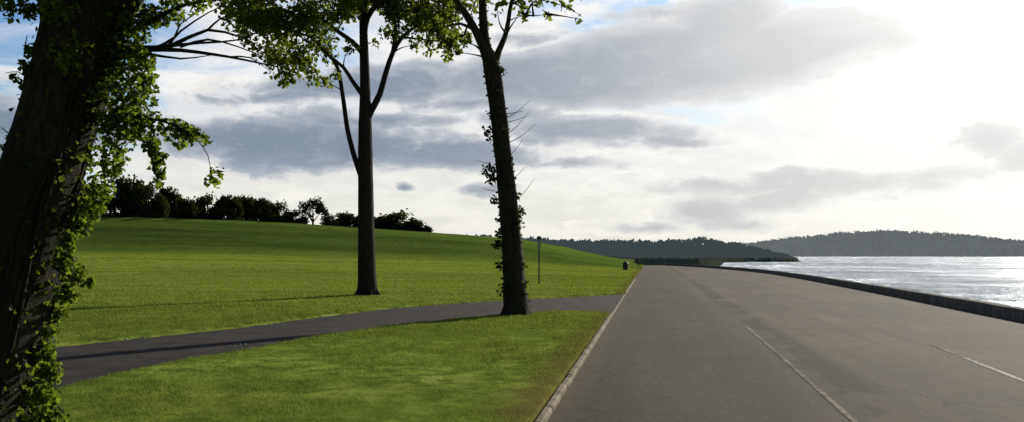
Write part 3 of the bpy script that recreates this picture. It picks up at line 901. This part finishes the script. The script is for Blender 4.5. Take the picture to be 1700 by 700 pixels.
# bare shoots
for (px, py, dx, dy) in ((840, 240, 48, -32), (838, 226, 40, -40), (836, 205, 44, -14), (850, 338, 38, -42), (846, 300, 26, -22), (835, 200, 46, -34), (852, 372, 20, -24), (842, 262, 26, -30), (822, 318, -22, -6), (814, 272, -26, -6), (818, 222, -18, -8), (838, 190, 30, -5)):
    mb.tube([pt(px, py, D3), pt(px + dx * .5, py + dy * .4, D3 - .2), pt(px + dx, py + dy, D3 - .3)], [.011, .007, .004], 4)
tips3 = []
BL3 = [(895, 3, 12, .4), (868, 24, 11, .35), (908, 24, 9, .25), (938, 12, 9, .22), (962, 30, 10, .2), (880, -12, 18, .5), (920, -10, 16, .4), (850, -20, 20, .5), (825, 15, 10, .25), (838, 2, 14, .4),
       (865, 12, 10, .25), (752, 50, 16, .5), (735, 40, 16, .5), (770, 70, 12, .4), (760, 88, 9, .3), (812, 40, 6, .1)]
for _ in range(46): BL3.append((rng.uniform(690, 960), rng.uniform(-260, -25), 40 * rng.uniform(.6, 1.2), 1.1))
C, S, cen = blob_leaves(BL3, D3, .8, .125, 70)
allp = np.vstack(lim3)
for c in cen: allp = np.vstack([allp, twig_to(mb, allp, .04, c, .004)])
mb.build('trunk', M['bark_moss'], t3, off=base3)
leaf_obj('crown', C, S, M['leaf'], t3, base3, LEAF, .2)
IV3 = [(826, 152, 7, .3), (815, 190, 8, .4), (809, 218, 9, .5), (818, 232, 8, .4), (813, 282, 12, .9), (816, 297, 10, .7), (845, 265, 7, .3), (822, 332, 7, .3), (856, 325, 8, .4), (861, 352, 10, .6), (860, 372, 9, .5),
       (828, 385, 8, .4), (827, 404, 9, .5), (830, 440, 8, .4), (834, 480, 9, .4), (836, 345, 9, .3), (848, 390, 12, .4), (838, 215, 9, .3), (872, 470, 6, .2), (832, 120, 8, .3), (843, 300, 8, .3), (868, 440, 6, .2), (831, 365, 7, .3)]
C, S, cen = blob_leaves([(a_, b_, r_ * 1.15, k_) for a_, b_, r_, k_ in IV3], D3 - .15, .1, .075, 95)
nn = 1500; idx = rng.integers(0, int(len(P3) * .8), nn); th = rng.uniform(0, 6.28, nn)
keep = (np.sin(idx * .7 + th) + rng.normal(0, .5, nn)) > -.1
idx, th = idx[keep], th[keep]; nn = len(idx)
C2 = P3[idx] + (R3[idx] * rng.uniform(1.0, 1.14, nn))[:, None] * np.c_[np.cos(th), np.sin(th), np.zeros(nn)]
leaf_obj('ivy', np.vstack([C, C2]), np.r_[S, .06 * rng.uniform(.6, 1.2, nn)], M['ivy_small'], t3, base3, IVY, .4)

rng = np.random.default_rng(104)
# ------------------------------------------------------------------ hilltop trees
def crown_mesh(seed, lobes, leafn, sparse=0.):
    """unit-height tree crown (z 0..1, half width about .5): lobes of small leaf faces"""
    r = np.random.default_rng(seed)
    C = []
    for (x, y, z, rad, zr) in lobes:
        for k in range(int(24 * (1 - sparse))):
            v = r.normal(size=3); v /= np.linalg.norm(v); v[2] = abs(v[2]) * .95 - .1 if r.random() < .75 else v[2]
            c = np.array([x, y, z]) + v * np.array([rad, rad, zr]) * r.uniform(.5, 1.0)
            o = r.normal(size=(leafn, 3)); o *= (r.uniform(0, 1, (leafn, 1)) ** .4 / np.linalg.norm(o, axis=1)[:, None]) * np.array([rad, rad, zr]) * .42
            C.append(c + o)
    return np.vstack(C)

PROTO = []
specs = [
    [(0, 0, .62, .34, .36), (-.22, .1, .45, .28, .28), (.24, -.08, .42, .28, .28), (.05, .2, .3, .36, .28), (-.05, -.2, .28, .36, .28), (.05, 0, .06, .5, .2)],
    [(-.1, 0, .7, .24, .29), (.18, .05, .62, .24, .28), (-.26, -.1, .45, .25, .28), (.3, 0, .36, .22, .28), (0, -.1, .3, .4, .3), (0, 0, .05, .5, .2)],
    [(0, 0, .58, .42, .42), (-.3, 0, .36, .26, .3), (.32, .05, .34, .26, .3), (0, .1, .2, .45, .25), (0, 0, .05, .5, .2)],
    [(-.16, 0, .6, .26, .26), (.1, 0, .72, .24, .26), (.28, 0, .5, .2, .22)],   # open, see-through
]
def make_ridge_tree(k):
    e = empty('hilltop_tree')
    Cc = crown_mesh(40 + k, specs[k], 34 if k < 3 else 24, 0. if k < 3 else .35)
    leaf_obj('crown', Cc, rng.uniform(.04, .09, len(Cc)), M['ridge'], e, np.zeros(3), LEAF, .1)
    m_ = MB()
    m_.tube([[0, 0, -.06], [.01, 0, .2], [0, .01, .6]], [.04, .03, .015], 7)
    for a in (0.4, 2.5, 4.4):
        m_.tube([[0, 0, .18], [.12 * math.cos(a), .12 * math.sin(a), .34], [.24 * math.cos(a), .24 * math.sin(a), .5]], [.022, .015, .006], 5)
    m_.build('trunk', M['bark_dark'], e)
    return e
protos = [make_ridge_tree(k) for k in range(4)]
used = [False] * 4
def copy_tree(o):
    c = o.copy(); COL.objects.link(c)
    for ch in o.children:
        d = ch.copy(); COL.objects.link(d); d.parent = c
    return c
#  px, top py, half width px, base py, depth offset, kind, label
RT = [
    (150, 306, 34, 358, 4, 1, 'dark hilltop tree partly hidden behind the ivy of the nearest trunk'),
    (213, 290, 36, 360, 6, 0, 'tallest rounded dark tree on the hilltop, next to the ivy trunk'),
    (246, 306, 30, 360, 3, 2, 'rounded dark tree touching the tallest hilltop tree on its right'),
    (278, 313, 26, 361, 8, 1, 'ragged dark tree with two humps left of the dip in the hilltop row'),
    (308, 327, 22, 362, 2, 0, 'small dark tree filling the dip between two taller hilltop groups'),
    (344, 324, 24, 363, 6, 2, 'brownish dome tree just right of the dip in the hilltop row'),
    (378, 326, 24, 364, 3, 1, 'spiky topped dark tree at the start of the broad middle hilltop group'),
    (408, 323, 28, 365, 8, 0, 'widest dark tree at the centre of the middle hilltop group'),
    (438, 331, 22, 366, 4, 1, 'dark tree sloping down at the right of the middle hilltop group'),
    (464, 336, 20, 367, 6, 2, 'small dark tree at the end of the middle hilltop group'),
    (490, 349, 20, 369, 2, 2, 'low bushy tree just left of the open crowned hilltop tree'),
    (519, 331, 27, 371, 4, 3, 'open crowned round hilltop tree with sky showing through'),
    (547, 356, 16, 373, 3, 2, 'low dark bush right of the open crowned hilltop tree'),
    (574, 350, 20, 375, 6, 0, 'small round tree just left of the straight trunk on the hilltop'),
    (606, 353, 20, 377, 4, 1, 'dark tree directly behind the straight trunk on the hilltop'),
    (640, 357, 28, 381, 7, 2, 'low tree joined to the last dome of the hilltop row'),
    (664, 351, 36, 384, 4, 2, 'broad low dome tree standing near the right end of the hilltop row'),
    (694, 367, 22, 386, 3, 2, 'last low sloping bush at the right end of the hilltop row'),
]
for (px, ty, hw, by, dz, k, lab) in RT:
    d = 147 + dz
    b = pt(px, by, d); b[2] = float(terrain(np.array([b[0]]), np.array([b[1]]))[0]) - .45
    H_ = (pt(px, ty, d)[2] - b[2]) * 1.06; Wd = hw / FPX * d * 2
    o = protos[k] if not used[k] else copy_tree(protos[k]); used[k] = True
    o.location = b; o.scale = (Wd, Wd * .95, H_); o.rotation_euler = (0, 0, YAW + rng.normal(0, .35))
    tag(o, lab, 'tree', 'trees along the hilltop')

rng = np.random.default_rng(105)
# far wood behind the end of the road: reads as one mass
rw = np.random.default_rng(3)
CW = []
for k in range(150):
    px = 690 + 632 * (k + rw.uniform(-.5, .5)) / 150
    d = rw.uniform(505, 545) if px > 1150 else rw.uniform(430, 520)
    prof = np.interp(px, [690, 760, 860, 900, 1000, 1100, 1150, 1165, 1200, 1230, 1270, 1300, 1322], [393, 390, 393, 397, 399, 399, 396, 394, 400, 405, 414, 422, 430])
    ty = prof + rw.uniform(-1., 3.5)
    b = pt(px, 431, d); t_ = pt(px, ty, d); z0 = -1.0
    Ht = t_[2] - z0; w_ = rw.uniform(2.0, 3.6)
    conif = rw.random() < .12
    n_ = 360
    zz = rw.uniform(0, 1, n_)
    rad = w_ * (1.02 - zz) ** .7 * 1.1 if conif else w_ * np.sqrt(np.clip(1 - (zz * 1.15 - .2) ** 2, .02, 1))
    a = rw.uniform(0, 6.28, n_); rr = rad * np.sqrt(rw.uniform(0.1, 1, n_))
    CW.append(np.c_[b[0] + rr * np.cos(a), b[1] + rr * np.sin(a), z0 + zz * Ht])
for k in range(5200):
    px = rw.uniform(690, 1318); d = rw.uniform(500, 535) if px > 1150 else rw.uniform(425, 510)
    b = pt(px, 431, d); CW.append(np.array([[b[0], b[1], -1.6 + np.interp(px, [1200, 1318], [4.6, 1.2]) * rw.uniform(0, 1) ** 1.3]]))
CW = np.vstack(CW)
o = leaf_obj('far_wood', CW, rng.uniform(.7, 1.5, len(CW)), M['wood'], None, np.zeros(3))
tag(o, 'dark hazy wood across the end of the road and bay', 'wood', kind='stuff')

# hedge at the road's far end
ch = []
a0, a1 = pt(1056, 440, 156), pt(1158, 440, 158)
for k in range(60):
    t = k / 59; c = a0 * (1 - t) + a1 * t
    for _ in range(40): ch.append([c[0] + rng.normal(0, .15), c[1] + rng.uniform(-.4, .4), rng.uniform(0, .95 + .12 * math.sin(k * .9))])
ch = np.array(ch)
o = leaf_obj('hedge', ch, rng.uniform(.14, .3, len(ch)), M['hedge'], None, np.zeros(3))
tag(o, 'low clipped dark green hedge closing the far end of the road', 'hedge')

rng = np.random.default_rng(106)
# far headland across the bay
hx = np.linspace(0, 1, 150); hy = np.linspace(0, 1, 26)
sk = np.interp
hv = []
rh = np.random.default_rng(11)
for j in hy:
    for t in hx:
        px = 1190 + t * 1060
        top_ = sk(px, [1190, 1250, 1290, 1340, 1400, 1460, 1520, 1560, 1610, 1660, 1700, 1800, 1950, 2100, 2250], [408, 403, 398, 391, 385, 382, 384, 388, 391, 398, 401, 405, 410, 414, 423])
        d = 1950 + j * 900 + 120 * math.sin(px * .01)
        H_ = (pt(px, top_, 2500)[2]) * ss(0, 1, min(1., j * 1.7)) - 2.5 + 1.2 * math.sin(px * .07 + j * 9) * min(1, j * 2)
        p = pt(px, 420, d); hv.append([p[0], p[1], H_])
q = []
for j in range(25):
    for k in range(149):
        a = j * 150 + k; q.append([a, a + 1, a + 151, a + 150])
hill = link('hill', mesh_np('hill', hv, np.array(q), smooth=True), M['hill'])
tag(hill, 'long grey hazy headland across the bay', None, kind='structure')
hv = np.array(hv).reshape(26, 150, 3)
ct = []
for _ in range(1500):
    j = rh.integers(2, 25) if rh.random() < .6 else rh.integers(13, 20); k = rh.integers(0, 149); f = rh.uniform()
    b = hv[j, k] * (1 - f) + hv[j, k + 1] * f
    s = rh.uniform(2.0, 5.5) * (1.5 if rh.random() < .06 else 1)
    v = ball(16) * np.array([s * 1.2, s * 1.2, s * .9]); v[:, 2] += s * .5
    ct.append(b + v)
ct = np.vstack(ct)
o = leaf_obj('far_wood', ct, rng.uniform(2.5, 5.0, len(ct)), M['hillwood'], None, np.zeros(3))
tag(o, 'hazy grey woods covering the far headland', 'wood', kind='stuff')

rng = np.random.default_rng(107)
# ------------------------------------------------------------------ small furniture
bs = place(895, 470); ds = float(bs @ Fh); s_ = ds / FPX
sp = empty('sign_post', bs, YAW)
tag(sp, 'thin dark post with a small pale plate, on the lawn right of the forked tree', 'sign post')
mb = MB(); mb.tube([[0, 0, -.2], [0, 0, 1.2], [0, 0, 76 * s_]], [.045, .04, .038], 8, .5); mb.build('post', M['post'], sp)
mb = MB(); mb.box((-.095, -.066, 59 * s_), (.095, -.046, 72.6 * s_)); mb.build('sign_plate', M['plate'], sp, False)
mb = MB(); mb.box((-.13, -.08, 73.3 * s_), (.13, .06, 77.5 * s_)); mb.box((-.07, -.05, 77.5 * s_), (.07, .04, 79 * s_)); mb.build('cap', M['post'], sp, False)

bb = place(1038.5, 447.5); db = float(bb @ Fh); s_ = db / FPX
lb_ = empty('litter_bin', bb, YAW + .1)
tag(lb_, 'small dark litter bin at the far corner of the lawn by the road', 'bin')
w = 4.6 * s_; h = 14 * s_
mb = MB(); mb.tube([[0, 0, .0], [0, 0, h * .5], [0, 0, h * .78]], [w * .88, w * .96, w], 14, .2); mb.build('body', M['bin'], lb_)
mb = MB(); mb.tube([[0, 0, h * .78], [0, 0, h * .84], [0, 0, h * .96]], [w * 1.08, w * 1.05, w * .55], 14); mb.build('lid', M['bin'], lb_)
mb = MB(); mb.tube([[0, 0, -.1], [0, 0, .03]], [w * 1.05, w * 1.05], 14); mb.build('base', M['wall'], lb_)

bp = pt(1059.5, 441, 138); bp[2] = 0
bl = empty('bollard', bp); tag(bl, 'slim dark post standing on the road edge just right of the litter bin', 'bollard')
mb = MB(); mb.tube([[0, 0, -.05], [0, 0, .6], [0, 0, 1.05]], [.10, .095, .09], 10); mb.build('shaft', M['bin'], bl)
mb = MB(); mb.tube([[0, 0, 1.05], [0, 0, 1.10], [0, 0, 1.14]], [.12, .11, .06], 10); mb.build('cap', M['post'], bl)

# scraps of paper on the far edge of the footpath
def scrap(px, py, sx_, sy_, lab):
    b = gflat(px, py, .05)
    b[2] = float(terrain(np.array([b[0]]), np.array([b[1]]))[0]) + .01
    v = []; q = []
    for a in range(6):
        for c_ in range(4):
            v.append([(a / 5 - .5) * sx_ + rng.normal(0, .008), (c_ / 3 - .5) * sy_ + rng.normal(0, .008), .03 + abs(rng.normal(0, .022))])
    for a in range(5):
        for c_ in range(3): k = a * 4 + c_; q.append([k, k + 4, k + 5, k + 1])
    o = link('paper_scrap', mesh_np('paper_scrap', v, np.array(q)), M['paper']); o.location = b; o.rotation_euler = (0, 0, YAW)
    tag(o, lab, 'litter')
scrap(209, 561, .07, .06, 'small crumpled pale paper scrap on the far edge of the footpath')
scrap(233, 559, .17, .07, 'long flat pale paper scrap on the far edge of the footpath')

# a little clump of pale flowers by the near edge of the footpath
bf = place(392, 585)
fl = empty('flower_clump', bf); tag(fl, 'tiny clump of pale flowers on the near edge of the footpath', 'flowers')
for k in range(6):
    a = rng.uniform(0, 6.28); r = rng.uniform(0, .12); x, y = r * math.cos(a), r * math.sin(a); hh = rng.uniform(.07, .14)
    mb = MB(); mb.tube([[x, y, -.02], [x * 1.1, y * 1.1, hh * .6], [x * 1.3, y * 1.3, hh]], [.003, .0025, .002], 4)
    st = mb.build('stem', M['blade'], fl)
    mb = MB(); mb.tube([[x * 1.3, y * 1.3, hh], [x * 1.3, y * 1.3, hh + .008], [x * 1.3, y * 1.3, hh + .014]], [.007, .008, .003], 7)
    mb.build('flower_head', M['flower'], st)

# ------------------------------------------------------------------ render
SC.view_settings.view_transform = 'Standard'
SC.view_settings.look = 'None'
SC.view_settings.exposure = 0
SC.view_settings.gamma = 1
SC.render.engine = 'CYCLES'
SC.cycles.max_bounces = 6
SC.cycles.transparent_max_bounces = 6
SC.cycles.sample_clamp_indirect = 6
SC.cycles.sample_clamp_direct = 12
